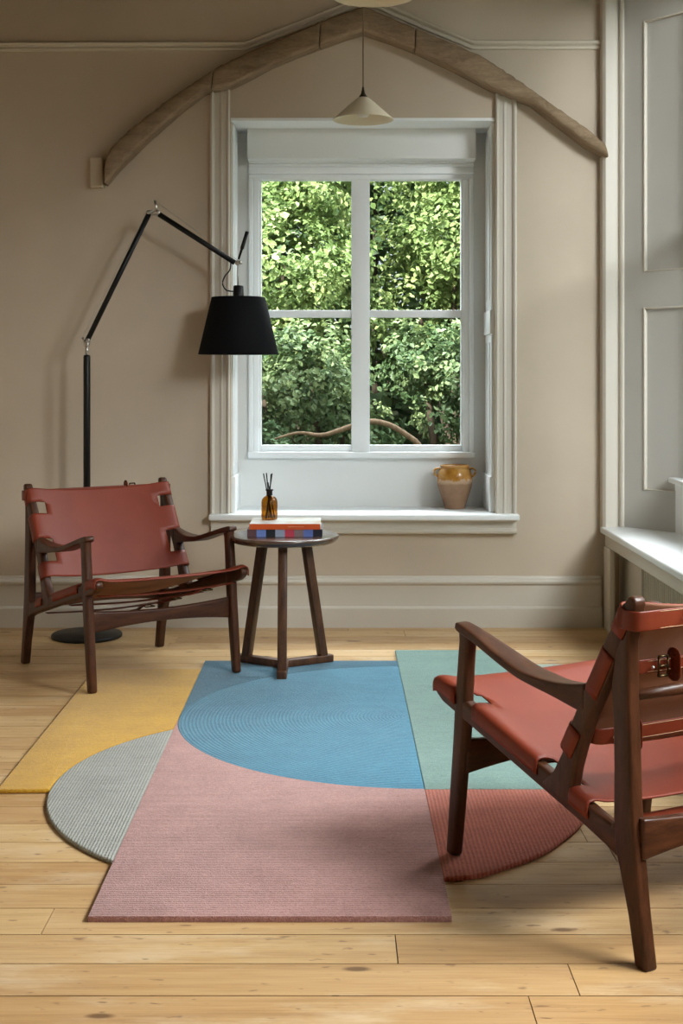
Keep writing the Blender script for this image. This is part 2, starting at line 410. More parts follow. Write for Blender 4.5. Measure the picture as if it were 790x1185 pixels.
# ------------------------------------------------------------------ back window
def arch_profile(x0, x1, yb, flip=False):
    """architrave section across its width (x, y): stepped and beaded"""
    w = x1 - x0
    p = [(0, 0), (0, -.030), (.10, -.036), (.18, -.030), (.22, -.020), (.50, -.019), (.53, -.026), (.60, -.028), (.66, -.022), (.84, -.020), (.87, -.030), (.94, -.033), (1.0, -.028), (1.0, 0)]
    if flip: p = [(1 - a, b) for a, b in p][::-1]
    return [(x0 + a * w, yb + b) for a, b in p]
def window_back():
    W = thing('window_1', 'white painted four-pane window in the deep recess of the back wall', 'window', (0, 0, 0)); W['kind'] = 'structure'
    Yp = 6.88
    # architraves
    for x0, x1, fl in ((-.622, -.526, False), (.787, .890, True)):
        bm = new(); prism(bm, arch_profile(x0, x1, BY + .002, fl), .545, 2.72 if fl is False else 2.665, 'z')
        finish('architrave', bm, M['trim'], W)
    # sill board and its apron
    bm = new(); box(bm, -.625, .897, 6.47, BY + .005, .533, .562); box(bm, OX0, OX1, BY, Yp + .01, .533, .562)
    bev(finish('sill_board', bm, M['white'], W), .006, 3)
    bm = new()
    pr = [(BY + .01, .462), (BY - .03, .462), (BY - .042, .468), (BY - .044, .478), (BY - .036, .486), (BY - .028, .490), (BY - .026, .520), (BY - .045, .533), (BY + .01, .533)]
    prism(bm, pr, -.618, .888, 'x'); finish('sill_apron', bm, M['trim'], W)
    # recess lining: back panel, jamb panels
    z0, zc = .562, 2.374
    cx0, cx1, cb = -.454, .712, .827
    bm = new()
    box(bm, OX0, cx0, Yp, Yp + .06, z0, OZ1); box(bm, cx1, OX1, Yp, Yp + .06, z0, OZ1)
    box(bm, cx0, cx1, Yp, Yp + .06, z0, cb); box(bm, cx0, cx1, Yp - .13, Yp + .06, 2.351, OZ1)
    finish('recess_panel', bm, M['grey'], W)
    bm = new(); box(bm, OX0, OX1, BY - .004, Yp, OZ1 - .012, OZ1 + .002)
    finish('recess_soffit', bm, M['white'], W)
    for s, x in ((1, OX0), (-1, OX1)):
        bm = new()
        for (a, b, y0, y1, d) in ((z0, .74, 6.57, Yp, .022), (.74, 1.45, BY + .03, 6.84, .012), (1.45, 1.57, BY + .02, 6.85, .020), (1.57, OZ1 - .02, BY + .03, 6.84, .012)):
            xa, xb = sorted((x - s * .002, x + s * d)); box(bm, xa, xb, y0, y1, a, b)
        for (a, b) in ((.80, 1.41), (1.62, OZ1 - .08)):   # raised beads of the two shutter panels
            for y in (6.635, 6.775):
                xa, xb = sorted((x, x + s * .017)); box(bm, xa, xb, y - .006, y + .006, a, b)
        bev(finish('shutter_panel', bm, M['white'], W), .003, 2)
    # casing round the sash
    bm = new()
    def casing(x0, x1, zb, zt, y):
        pass
    steps = [(.000, .030, 6.845), (.030, .050, 6.858), (.050, .085, 6.850), (.085, .112, 6.868)]
    for a, b, y in steps:      # head
        box(bm, cx0, cx1, y, 6.94, zc - b, zc - a)
    for a, b, y in ((.0, .022, 6.85), (.022, .052, 6.868)):
        box(bm, cx0 + a, cx0 + b, y, 6.94, cb, zc - .112); box(bm, cx1 - b, cx1 - a, y, 6.94, cb, zc - .112)
    bev(finish('casing', bm, M['white'], W), .004, 2)
    bm = new(); box(bm, cx0 - .004, cx1 + .004, 6.835, 6.94, cb - .012, cb + .020)
    bev(finish('window_stool', bm, M['white'], W), .006, 3)
    # sash
    ys0, ys1 = 6.885, 6.935
    def X(px): return (px - 389) * 6.90 / F
    def Z(py): return H - (py - 433) * 6.90 / F
    bm = new()
    xa, xb, xc, xd = X(302.5), X(406.5), X(427.5), X(533)
    box(bm, cx0 + .045, xa, ys0, ys1, cb + .02, zc - .10); box(bm, xd, cx1 - .045, ys0, ys1, cb + .02, zc - .10)
    box(bm, xb, xc, ys0 - .012, ys1, cb + .02, zc - .10)
    for u, v in ((xa, xb), (xc, xd)):
        box(bm, u, v, ys0, ys1, cb + .02, Z(515)); box(bm, u, v, ys0, ys1, Z(209), zc - .10)
        box(bm, u, v, ys0 + .004, ys1, Z(367.5), Z(359))
    bev(finish('sash_frame', bm, M['white'], W), .004, 2)
    bm = new()
    for u, v in ((xa, xb), (xc, xd)):
        for p, q in ((Z(515), Z(367.5)), (Z(359), Z(209))): box(bm, u - .003, v + .003, 6.912, 6.916, p - .003, q + .003)
    finish('glass_pane', bm, M['glass'], W)
window_back()

# ------------------------------------------------------------------ bay on the right
def bay():
    W = thing('window_2', 'white panelled window bay with a window seat on the right wall', 'window', (0, 0, 0)); W['kind'] = 'structure'
    zt = 3.12
    # moulded frame facing the room at the corner
    def xat(px, y): return (px - 389) * y / F
    y = 6.48
    prof = [(xat(697, y), BY), (xat(697.5, y), y + .01), (xat(700.5, y), y - .004), (xat(713, y), y), (xat(714.5, y), y + .025), (xat(717, y), y + .028),
            (xat(718, y), y + .002), (xat(720, y), y - .004), (xat(722.5, y), y + .004), (xat(723, y), BY)]
    bm = new(); prism(bm, prof, .49, zt, 'z'); finish('corner_architrave', bm, M['trim'], W)
    # splayed jamb with two sunk panels
    A = Vector((xat(721.5, 6.5), 6.50, 0)); B = Vector((1.70, 6.14, 0))
    d = (B - A).normalized(); nrm = Vector((d.y, -d.x, 0))       # towards the room
    if nrm.y > 0: nrm = -nrm
    L = (B - A).length
    def jbox(bm, s0, s1, n0, n1, z0, z1, A=A, d=d, nrm=nrm):
        v = []
        for z in (z0, z1):
            for s, n in ((s0, n0), (s1, n0), (s1, n1), (s0, n1)): v.append(bm.verts.new(A + d * s + nrm * n + Vector((0, 0, z))))
        for q in ((3,2,1,0),(4,5,6,7),(0,1,5,4),(1,2,6,5),(2,3,7,6),(3,0,4,7)): bm.faces.new([v[i] for i in q])
    def sat(px):   # distance along the jamb where a pixel column meets it
        k = (px - 389) / F; return (k * A.y - A.x) / (d.x - k * d.y)
    s1 = sat(745); p1z = [(2.96, 1.745), (1.573, .69)]
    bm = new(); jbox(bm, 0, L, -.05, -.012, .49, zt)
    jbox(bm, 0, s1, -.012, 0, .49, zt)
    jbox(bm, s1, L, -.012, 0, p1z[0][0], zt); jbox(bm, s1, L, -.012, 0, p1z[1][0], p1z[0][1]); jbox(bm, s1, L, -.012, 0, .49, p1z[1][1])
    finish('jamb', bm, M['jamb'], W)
    for a, b in p1z:
        bm = new(); w = .009
        jbox(bm, s1 - .001, s1 + w, -.014, .006, b, a); jbox(bm, s1 + w, L, -.014, .006, a - w, a); jbox(bm, s1 + w, L, -.014, .004, b, b + w * .7)
        bev(finish('panel_moulding', bm, M['trim'], W), .003, 2)
    bm = new()      # the near jamb, mirrored
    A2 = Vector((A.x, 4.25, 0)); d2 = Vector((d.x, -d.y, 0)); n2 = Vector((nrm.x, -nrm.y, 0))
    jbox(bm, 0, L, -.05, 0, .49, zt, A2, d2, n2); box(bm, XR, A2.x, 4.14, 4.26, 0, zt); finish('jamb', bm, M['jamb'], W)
    # seat
    bm = new(); box(bm, XR - .012, BX, 4.16, BY - .035, .468, .500); bev(finish('seat_board', bm, M['white'], W), .010, 4)
    bm = new(); box(bm, XR + .012, XR + .035, 4.16, BY - .04, .405, .468); bev(finish('seat_fascia', bm, M['trim'], W), .004, 2)
    bm = new(); box(bm, XR + .004, XR + .03, 6.36, 6.50, 0, .405); bev(finish('seat_post', bm, M['trim'], W), .004, 2)
    bm = new(); box(bm, 1.40, 1.425, 6.07, BY, 0, .468); box(bm, 1.40, 1.425, 4.16, 4.5, 0, .468); box(bm, 1.40, 1.425, 4.5, 6.07, 0, .05)
    bev(finish('seat_panel', bm, M['trim'], W), .004, 2)
    # stool and apron under the bay window
    bm = new(); box(bm, 1.605, BX + .02, 4.3, 6.27, .50, .735); finish('window_apron', bm, M['white'], W)
    bm = new(); box(bm, 1.575, BX + .02, 4.28, 6.285, .735, .760); bev(finish('window_stool', bm, M['white'], W), .007, 3)
    bm = new()      # sash, out of the photo's frame but letting the daylight in
    x0, x1 = BX + .01, BX + .055
    for a, b, c, e in ((4.40, 4.47, .76, zt), (6.10, 6.18, .76, zt), (5.26, 5.33, .76, zt), (4.4, 6.18, .76, .82), (4.4, 6.18, 1.92, 1.97), (4.4, 6.18, zt - .07, zt)):
        box(bm, x0, x1, a, b, c, e)
    finish('sash_frame', bm, M['white'], W)
    bm = new(); box(bm, BX + .03, BX + .034, 4.45, 6.12, .8, zt - .05); finish('glass_pane', bm, M['glass'], W)
    bm = new(); box(bm, XR - .005, BX + .06, 4.15, BY, zt - .01, zt + .01); finish('bay_head', bm, M['white'], W)
    # radiator behind the seat front
    bm = new()
    yy = 4.55
    while yy < 6.03:
        box(bm, 1.405, 1.44, yy, yy + .022, .06, .385); yy += .035
    box(bm, 1.43, 1.46, 4.55, 6.03, .06, .375)
    r = finish('radiator', bm, M['radiator']); r['label'] = 'ribbed cream radiator behind the opening under the window seat'; r['category'] = 'radiator'
bay()
W3 = thing('fill_window', 'unseen window added to the right wall beside the viewer for fill light', 'window'); W3['kind'] = 'structure'
bm = new()
for a, b, c, e in ((NY0, NY0 + .07, .75, 2.9), (NY1 - .07, NY1, .75, 2.9), (2.515, 2.585, .75, 2.9), (NY0, NY1, .75, .82), (NY0, NY1, 2.83, 2.9), (NY0, NY1, 1.8, 1.85)): box(bm, XR + .3, XR + .35, a, b, c, e)
finish('sash_frame', bm, M['white'], W3)
bm = new(); box(bm, XR + .32, XR + .324, NY0 + .05, NY1 - .05, .8, 2.85); finish('glass_pane', bm, M['glass'], W3)

# ------------------------------------------------------------------ rug
RZ = 0.014
XLc, XRc = -.566, .263
YB, YT, YM = 3.014, 5.71, 3.941
def rug():
    R = thing('rug', 'large multicoloured tufted wool rug of overlapping blocks and half circles on the floorboards', 'rug', (0, 0, 0))
    CY, CR = YM + .829, .829
    def arc(cx, cy, r, a0, a1, n=48): return [(cx + r * math.cos(a0 + (a1-a0)*k/n), cy + r * math.sin(a0 + (a1-a0)*k/n)) for k in range(n+1)]
    def piece(pts, material, label, z=RZ):
        bm = new(); prism(bm, pts, .0005, z, 'z')
        o = finish('wool_panel', bm, material, R); o['label'] = label
        b = bev(o, .0055, 3, 50)
    P_ = {}
    blue_low = [(XRc, CY - CR)] + arc(XRc, CY, CR, -PI/2, -PI, 32)                      # bottom-right round to the left tangent
    semi = arc(XRc, CY, CR, PI/2, PI * 1.5, 72)
    piece(semi, pile('blue_wool', (0.024, 0.12, 0.20), (0.080, 0.275, 0.39), 'ring', (XRc, CY), 75, 0.10), 'bright blue half circle')
    up = arc(XRc, CY, CR, PI/2, PI, 40)
    piece([(XRc, YT)] + up + [(XLc, YT)], pile('slate_blue_wool', (0.018, 0.078, 0.125), (0.055, 0.165, 0.235), 'row', (0, 0), 75, 0.12), 'slate blue corner behind the half circle', RZ - .001)
    lowarc = arc(XRc, CY, CR, PI, PI * 1.5, 40)
    piece([(XLc, YB)] + [(XLc, CY)] + lowarc[1:] + [(XRc, YB)], pile('pink_wool', (0.25, 0.108, 0.098), (0.55, 0.30, 0.27), 'row', (0, 0), 110, 0.05), 'dusty pink block')
    gcx, gcy, gr = -.032, 3.985, .822
    a1 = math.acos((XLc - gcx) / gr)
    g = arc(gcx, gcy, gr, a1, 2*PI - a1, 60)
    piece(g, pile('grey_wool', (0.20, 0.20, 0.175), (0.44, 0.44, 0.39), 'col', (0, 0), 110, 0.08), 'pale grey half circle', RZ - .0005)
    ya = [p for p in g if p[1] > 3.93]
    YY = 3.935
    gy = [p for p in g if p[1] >= YY]
    piece([(XLc, 5.545), (-1.012, 5.545), (-1.012, YY)] + gy[::-1], pile('mustard_wool', (0.38, 0.185, 0.014), (0.66, 0.36, 0.026), None), 'mustard yellow block')
    piece([(XRc, YM), (.78, YM), (.78, 5.93), (XRc, 5.93)], pile('sea_green_wool', (0.11, 0.20, 0.175), (0.235, 0.365, 0.32), 'row', (0, 0), 110, 0.03), 'sea green block')
    piece([(.78, YM), (1.0, YM), (1.0, 5.64), (.78, 5.64)], pile('pale_sage_wool', (0.24, 0.32, 0.27), (0.42, 0.50, 0.43), None), 'pale sage block')
    rp = smooth_path([(.735, YM), (.715, 3.80), (.678, 3.652), (.605, 3.523), (.529, 3.416), (.415, 3.315), (.346, 3.268), (XRc, 3.248)], 5)
    piece([(XRc, YM)] + rp, pile('brick_red_wool', (0.26, 0.055, 0.034), (0.60, 0.17, 0.105), 'col', (0, 0), 90, 0.12), 'brick red quarter circle')
rug()

# ------------------------------------------------------------------ safari chairs
def chair():
    C = thing('safari_chair', 'walnut safari armchair with cognac leather sling seen from the front beside the floor lamp', 'armchair', group='leather safari armchairs')
    LX = .32
    def outline(name, pts, s, th, material, bw=.011, off=0.0):
        bm = new(); prism(bm, [(-b, c) for b, c in pts], s * (LX + off) - th/2, s * (LX + off) + th/2, 'x')
        o = finish(name, bm, material, C); return bev(o, bw, 4, 25)
    front = [(.378, 0), (.366, .15), (.353, .29), (.346, .40), (.336, .50), (.330, .56), (.334, .598), (.278, .584), (.288, .555), (.293, .50), (.296, .44), (.300, .35), (.312, .24), (.326, .12), (.341, 0)]
    rear = [(-.336, 0), (-.313, .10), (-.284, .19), (-.268, .232), (-.263, .30), (-.262, .40), (-.258, .50), (-.250, .57), (-.258, .64), (-.280, .72), (-.290, .765), (-.30, .778), (-.318, .778), (-.324, .765), (-.304, .68), (-.308, .55), (-.315, .46), (-.322, .34), (-.336, .22), (-.353, .11), (-.374, 0)]
    post = [(-.008, .296), (-.055, .335), (-.085, .385), (-.116, .46), (-.150, .53), (-.178, .58), (-.229, .674), (-.283, .762), (-.300, .762), (-.300, .70), (-.268, .640), (-.226, .565), (-.182, .485), (-.150, .413), (-.132, .36), (-.122, .315), (-.118, .262)]
    railb = lambda b: .286 + .25 * b
    raw = []
    for b in (-.30, -.15, 0, .15, .30, .40): raw.append((b, railb(b)))
    rail = [(-.29, .205), (-.24, .2235)] + raw[1:] + [(.425, .400), (.440, .415), (.438, .432), (.425, .441), (.40, .437), (.30, .411), (0, .336), (-.20, .287), (-.255, .275), (-.275, .30), (-.30, .30)]
    for s in (1, -1):
        outline('front_leg', front, s, .033, M['wood_z'], .010)
        outline('rear_leg', rear, s, .034, M['wood_z'], .009)
        outline('back_post', post, s, .034, M['wood_z'], .010)
        outline('side_rail', rail, s, .032, M['wood_y'], .009)
        # armrest: narrow at the tip, broad in the middle, twisting up into the post
        key = [(.345, .5955, .036, .016, 0.0), (.325, .591, .043, .024, 0.002), (.27, .579, .052, .022, .006), (.18, .5555, .068, .020, .010), (.09, .534, .074, .022, .012), (.02, .527, .072, .026, .010), (-.05, .524, .060, .034, .006), (-.11, .523, .046, .050, .003), (-.165, .525, .034, .070, 0)]
        ks = smooth_path(key, 5)
        bm = new(); sweep(bm, [(s * (LX - k[4]), -k[0], k[1]) for k in ks], [(k[2], k[3]) for k in ks], n=28, e=6.5)
        o = finish('armrest', bm, M['wood_y'], C, smooth=True); o.modifiers.new('b', 'BEVEL').width = .002
    # stretchers, arched along the lower edge
    for name, b in (('front_stretcher', .318), ('rear_stretcher', -.330)):
        n = 16; top, bot = [], []
        for k in range(n + 1):
            x = -LX + 2 * LX * k / n; q = abs(x) / LX
            top.append((x, .292 + .018 * q * q)); bot.append((x, .243 - .022 * q * q))
        bm = new(); prism(bm, top + bot[::-1], -b - .012, -b + .012, 'y')
        bev(finish(name, bm, M['wood_x'], C), .006, 3, 40)
    bm = new(); tube(bm, [(x, .296, .562) for x in (-.32, -.2, 0, .2, .32)], [.011, .0135, .0145, .0135, .011], 16)
    finish('back_rung', bm, M['wood_x'], C, smooth=True)
    # leather seat: hooks over the rails, hangs slack between, cut out round legs and posts
    def seat():
        bm = new()
        lat = [(.3405, -.028), (.3412, -.016), (.341, -.004), (.337, .006), (.328, .0105), (.316, .011), (.303, .009), (.29, .005), (.275, .0025), (.255, .000), (.22, -.004), (.17, -.008), (.11, -.011), (.05, -.0125), (0, -.013)]
        full = lat + [(-x, z) for x, z in lat[:-1]][::-1]
        bs = [.436, .428, .41, .385, .36, .338, .31, .285, .262, .235, .225, .19, .15, .10, .05, .012, .0, -.04, -.08, -.118, -.122, -.14, -.16, -.174, -.182]
        grid = []
        for b in bs:
            row = []
            for x, z in full:
                top = .338 + .25 * b
                e = 0
                if b > .40: e = -((b - .40) / .04) ** 2 * .016
                sag = 1.0 - .6 * max(0, (b - .25)) / .19
                zz = top + (z * sag if abs(x) < .27 else z) + e
                row.append(bm.verts.new((x, -b, zz)))
            grid.append(row)
        for i in range(len(bs) - 1):
            bmid = (bs[i] + bs[i+1]) / 2
            for j in range(len(full) - 1):
                x = abs((full[j][0] + full[j+1][0]) / 2)
                if .285 < bmid < .338 and x > .296: continue
                if .262 < bmid < .285 and .282 < x: continue
                if .285 < bmid < .310 and .282 < x: continue
                if -.118 < bmid < .0 and x > .290: continue
                bm.faces.new((grid[i][j], grid[i+1][j], grid[i+1][j+1], grid[i][j+1]))
        bmesh.ops.delete(bm, geom=[v for v in bm.verts if not v.link_faces], context='VERTS')
        bmesh.ops.recalc_face_normals(bm, faces=bm.faces[:])
        up = sum(f.normal.z for f in bm.faces)
        if up < 0: bmesh.ops.reverse_faces(bm, faces=bm.faces[:])
        o = finish('seat_sling', bm, [M['leather'], M['suede']], C, smooth=True, recalc=False)
        so = o.modifiers.new('thick', 'SOLIDIFY'); so.thickness = .004; so.offset = -1; so.material_offset = 1; so.material_offset_rim = 0
        o['label'] = 'slack cognac leather seat sling'
    seat()
    # leather back: hooks round the posts, cut out at the sides
    def fb(c): return -.128 - (c - .485) * .55           # front face of the post
    def back():
        bm = new()
        nb, nc = .876, .482                              # forward-up normal of the reclined back
        wrap = [(.3405, -.044), (.3408, -.024), (.3395, -.006), (.334, .003), (.325, .0062), (.313, .0062), (.30, .005), (.285, .002), (.265, -.004), (.235, -.012), (.19, -.020), (.12, -.027), (.06, -.030), (0, -.031)]
        full = wrap + [(-x, z) for x, z in wrap[:-1]][::-1]
        cs = [.402, .41, .43, .448, .462, .475, .50, .53, .553, .57, .59, .61, .63, .647, .655, .68, .694, .702, .72, .74, .752, .758]
        grid = []
        for c in cs:
            row = []
            for x, z in full: row.append(bm.verts.new((x, -(fb(c) + z * nb), c + z * nc)))
            grid.append(row)
        for i in range(len(cs) - 1):
            cm = (cs[i] + cs[i+1]) / 2
            for j in range(len(full) - 1):
                x = abs((full[j][0] + full[j+1][0]) / 2)
                if .655 < cm < .702 and x > .262: continue
                if .462 < cm < .553 and x > .272: continue
                bm.faces.new((grid[i][j], grid[i+1][j], grid[i+1][j+1], grid[i][j+1]))
        bmesh.ops.delete(bm, geom=[v for v in bm.verts if not v.link_faces], context='VERTS')
        bmesh.ops.recalc_face_normals(bm, faces=bm.faces[:])
        fw = sum(f.normal.y * f.calc_area() for f in bm.faces)
        if fw > 0: bmesh.ops.reverse_faces(bm, faces=bm.faces[:])
        o = finish('back_sling', bm, [M['leather'], M['suede']], C, smooth=True, recalc=False)
        so = o.modifiers.new('thick', 'SOLIDIFY'); so.thickness = .004; so.offset = -1; so.material_offset = 1; so.material_offset_rim = 0
        o['label'] = 'cognac leather back with tan flesh side behind'
    back()
    # straps with buckles
    def ribbon(pts, h, name, t=.0035, up=Vector((0, 0, 1)), tw=None):
        bm = new(); sweep(bm, pts, (t, h) if tw is None else tw, up=up, n=12, e=5)
        return finish(name, bm, M['strap'], C, smooth=True)
    def buckle(parent, x, y, z, h, out):
        bm = new()      # frame standing on edge behind the strap
        w = .013
        for a, b in (((-w, -h/2), (w, -h/2)), ((w, -h/2), (w, h/2)), ((w, h/2), (-w, h/2)), ((-w, h/2), (-w, -h/2)), ((-w, 0), (w, 0))):
            tube(bm, [(x + a[0], y + out, z + a[1]), (x + (a[0]+b[0])/2, y + out * 1.05, z + (a[1]+b[1])/2), (x + b[0], y + out, z + b[1])], .0032, 8)
        finish('buckle', bm, M['brass'], parent, smooth=True)
        bm = new()      # leather keeper loop
        sweep(bm, [(x - .032, y + out * .9 + .007 * math.copysign(abs(math.cos(a)) ** .35, math.cos(a)), z + h * .52 * math.copysign(abs(math.sin(a)) ** .35, math.sin(a))) for a in [2*PI*(k + .5)/24 for k in range(25)]], (.030, .003), up=Vector((1, 0, 0)), n=8, e=4, cap=False)
        finish('keeper_loop', bm, M['strap'], parent, smooth=True)
        bm = new(); lathe(bm, [(0.0001, .005), (.003, .004), (.0042, .001), (.0045, 0)], 12)
        o = finish('rivet', bm, M['steel'], parent, smooth=True); o.location = (x + .030, y + out, z); o.rotation_euler = (-PI/2, 0, 0)
    for c, y, h, xb in ((.728, .330, .043, .185), (.612, .268, .031, .215), (.437, .172, .036, .235)):
        yy = y
        if c > .7:
            pts = [(.3415, .275, c), (.3425, .302, c), (.340, .326, c), (.328, .3325, c), (.30, .333, c)]
        else:
            pts = [(.304, yy - .03, c), (.300, yy - .010, c), (.288, yy - .002, c)]
        pts += [(x, yy + .006 * math.cos(x * PI / .6), c) for x in (.25, .18, .1, 0, -.1, -.18, -.25)]
        pts += [(-p[0], p[1], p[2]) for p in (pts[:5] if c > .7 else pts[:3])][::-1]
        s = ribbon(pts, h, 'back_strap')
        for sg in (1, -1):
            bm = new(); tube(bm, [Vector(p) + Vector((0, .0021 if abs(p[0]) < .30 else 0, sg * (h / 2 - .004))) for p in pts[3:-3]], .0006, 5)
            finish('stitching', bm, M['thread'], s, smooth=True)
        buckle(s, xb, yy + .006, c, h + .012, .007)
    for b in (.375, .10, -.158):
        z = .300 + .25 * b
        pts = [(x, -b, z - .020 - .012 * math.cos(x * PI / .6)) for x in (.30, .2, .1, 0, -.1, -.2, -.30)]
        bm = new(); sweep(bm, pts, (.036, .0035), n=12, e=5)
        s = finish('seat_strap', bm, M['strap'], C, smooth=True)
        bm = new()
        x, w, h = .17, .020, .024; zz = z - .030
        for a, q in (((-w, -h), (w, -h)), ((w, -h), (w, h)), ((w, h), (-w, h)), ((-w, h), (-w, -h))):
            tube(bm, [(x + a[0], -b + a[1], zz - .006), (x + q[0], -b + q[1], zz - .006)], .003, 8)
        finish('buckle', bm, M['brass'], s, smooth=True)
        bm = new(); sweep(bm, [(x - .02, -b, zz), (x - .05, -b, zz - .016), (x - .085, -b, zz - .020)], (.03, .0035), n=12, e=5)
        finish('strap_end', bm, M['strap'], s, smooth=True)
    return C
def copy_tree(o, parent=None):
    c = o.copy(); COL.objects.link(c)
    if parent: c.parent = parent; c.matrix_parent_inverse = o.matrix_parent_inverse
    for ch in list(o.children): copy_tree(ch, c)
    return c
ch = chair()
ch.location = (-.880, 5.60, .007); ch.rotation_euler = (-.0203, 0, math.radians(33.9))
c2 = copy_tree(ch)
c2.location = (.758, 3.248, .007); c2.rotation_euler = (-.0203, 0, math.radians(209.2))
c2['label'] = 'walnut safari armchair with buckled leather straps seen from behind in the right foreground'

# ------------------------------------------------------------------ side table with books and diffuser
TX, TY = -.2215, 5.585
TH = .573
def table():
    T = thing('side_table', 'round dark wood side table on three splayed legs at the rug edge', 'side table', (TX, TY, RZ))
    h = TH - RZ
    bm = new(); lathe(bm, [(.0001, h), (.224, h), (.231, h - .0015), (.233, h - .006), (.232, h - .012), (.222, h - .024), (.212, h - .030), (.0001, h - .030)], 72)
    o = finish('table_top', bm, M['table_top'], T, smooth=True); bev(o, .001, 1, 30)
    for k in range(3):
        a = -PI/2 + 2 * PI * k / 3; u = Vector((math.cos(a), math.sin(a), 0)); w = Vector((-u.y, u.x, 0))
        bm = new(); r0, r1 = .105, .188; t = .019
        v = []
        for r, z in ((r1, .024), (r0, h - .030)):
            for sr, sw in ((-1, -1), (1, -1), (1, 1), (-1, 1)): v.append(bm.verts.new(u * (r + sr * t * .95) + w * sw * t + Vector((0, 0, z))))
        for q in ((3,2,1,0),(4,5,6,7),(0,1,5,4),(1,2,6,5),(2,3,7,6),(3,0,4,7)): bm.faces.new([v[i] for i in q])
        bev(finish('leg', bm, M['table_wood'], T), .003, 2)
        bm = new(); v = []
        for z in (0, .030):
            for r, sw in ((.0, -1), (.232, -1), (.232, 1), (.0, 1)): v.append(bm.verts.new(u * r + w * sw * .020 + Vector((0, 0, z))))
        for q in ((3,2,1,0),(4,5,6,7),(0,1,5,4),(1,2,6,5),(2,3,7,6),(3,0,4,7)): bm.faces.new([v[i] for i in q])
        bev(finish('foot_bar', bm, M['table_wood'], T), .003, 2)
        bm = new(); v = []
        for z in (h - .052, h - .028):
            for r, sw in ((.0, -1), (.13, -1), (.13, 1), (.0, 1)): v.append(bm.verts.new(u * r + w * sw * .017 + Vector((0, 0, z))))
        for q in ((3,2,1,0),(4,5,6,7),(0,1,5,4),(1,2,6,5),(2,3,7,6),(3,0,4,7)): bm.faces.new([v[i] for i in q])
        finish('top_brace', bm, M['table_wood'], T)
table()

def book(label, x0, x1, y0, y1, z, t, cover, spine, rot=0.0):
    """spine faces the viewer (low y)"""
    cx, cy = (x0 + x1) / 2, (y0 + y1) / 2; w, d = (x1 - x0) / 2, (y1 - y0) / 2
    B = thing('book', label, 'book', (cx, cy, z), (0, 0, rot), 'books stacked on the side table')
    c = .0028
    bm = new(); box(bm, -w + .004, w - .004, -d + .003, d - .004, c, t - c); finish('page_block', bm, M['paper'], B)
    bm = new(); box(bm, -w, w, -d, d, 0, c); box(bm, -w, w, -d, d, t - c, t); finish('cover', bm, cover, B)
    bm = new()
    n = 1 if not isinstance(spine, list) else len(spine)
    for k in range(n):
        v, fs = box(bm, -w + 2 * w * k / n, -w + 2 * w * (k+1) / n, -d - .0025, -d + .0005, 0, t)
        for f in fs: f.material_index = k
    bmesh.ops.remove_doubles(bm, verts=bm.verts[:], dist=1e-5)
    finish('spine', bm, spine, B)
    return B
cols = [(.10, .05, .06), (.13, .20, .48), (.012, .016, .022), (.26, .31, .42), (.50, .05, .09), (.20, .14, .15), (.11, .17, .46), (.012, .014, .03)]
b1 = book('thick book with a multicoloured striped spine, lower of the two on the table', -.371, -.058, 5.505, 5.745, TH, .031, mat('dark_cover', (.05, .04, .05), .4), [mat('spine_stripe', c, .4) for c in cols])
cov = mat('pale_cover', (.74, .72, .68), .3)
v = coords(cov); lk(cov, ramp(cov, noise(cov, v, 9, 3), [(.35, (.80, .80, .78)), (.55, (.66, .65, .62)), (.72, (.55, .40, .28))]), bsdf(cov).inputs['Base Color'])
b2 = book('thinner book with an orange spine, topmost under the bottle', -.361, -.066, 5.500, 5.745, TH + .031, .023, cov, mat('orange_spine', (.55, .085, .015), .4))
# faint handwritten lettering on the orange spine
bm = new()
rng = random.Random(2); x = .012; zc = .0115; pts = []
for k in range(46):
    pts.append((x, -.1258, zc + (.0032 if k % 6 == 0 else .0016) * math.sin(k * 1.7) )); x += .0015
tube(bm, pts, .0005, 5); finish('script_lettering', bm, mat('pale_ink', (.75, .45, .30), .6), b2, smooth=True)

def diffuser():
    z = TH + .031 + .023
    D = thing('reed_diffuser', 'small amber glass reed diffuser bottle with black reeds standing on the books', 'diffuser', (-.286, 5.66, z))
    bm = new(); lathe(bm, [(.0001, .0015), (.029, .0015), (.033, .004), (.0345, .010), (.0345, .076), (.032, .088), (.025, .097), (.016, .102), (.0125, .105), (.0125, .112)], 48)
    finish('bottle', bm, M['amber'], D, smooth=True)
    bm = new(); lathe(bm, [(.0128, .103), (.0130, .124), (.0165, .125), (.0170, .128), (.0165, .130), (.009, .130), (.009, .105), (.0128, .103)], 32)
    finish('neck_collar', bm, M['black'], D, smooth=True)
    for a, b in (((.013, -.006, .006), (-.026, .004, .198)), ((.006, .008, .006), (-.013, -.004, .200)), ((-.012, .004, .006), (.0085, .002, .196)), ((-.016, -.008, .006), (.012, -.005, .199)), ((-.004, .014, .006), (.006, .006, .194)), ((.022, .004, .006), (-.006, .0, .16))):
        bm = new(); tube(bm, [Vector(a).lerp(Vector(b), t / 4) for t in range(5)], .0025, 8); finish('reed', bm, M['reed'], D, smooth=True)
diffuser()

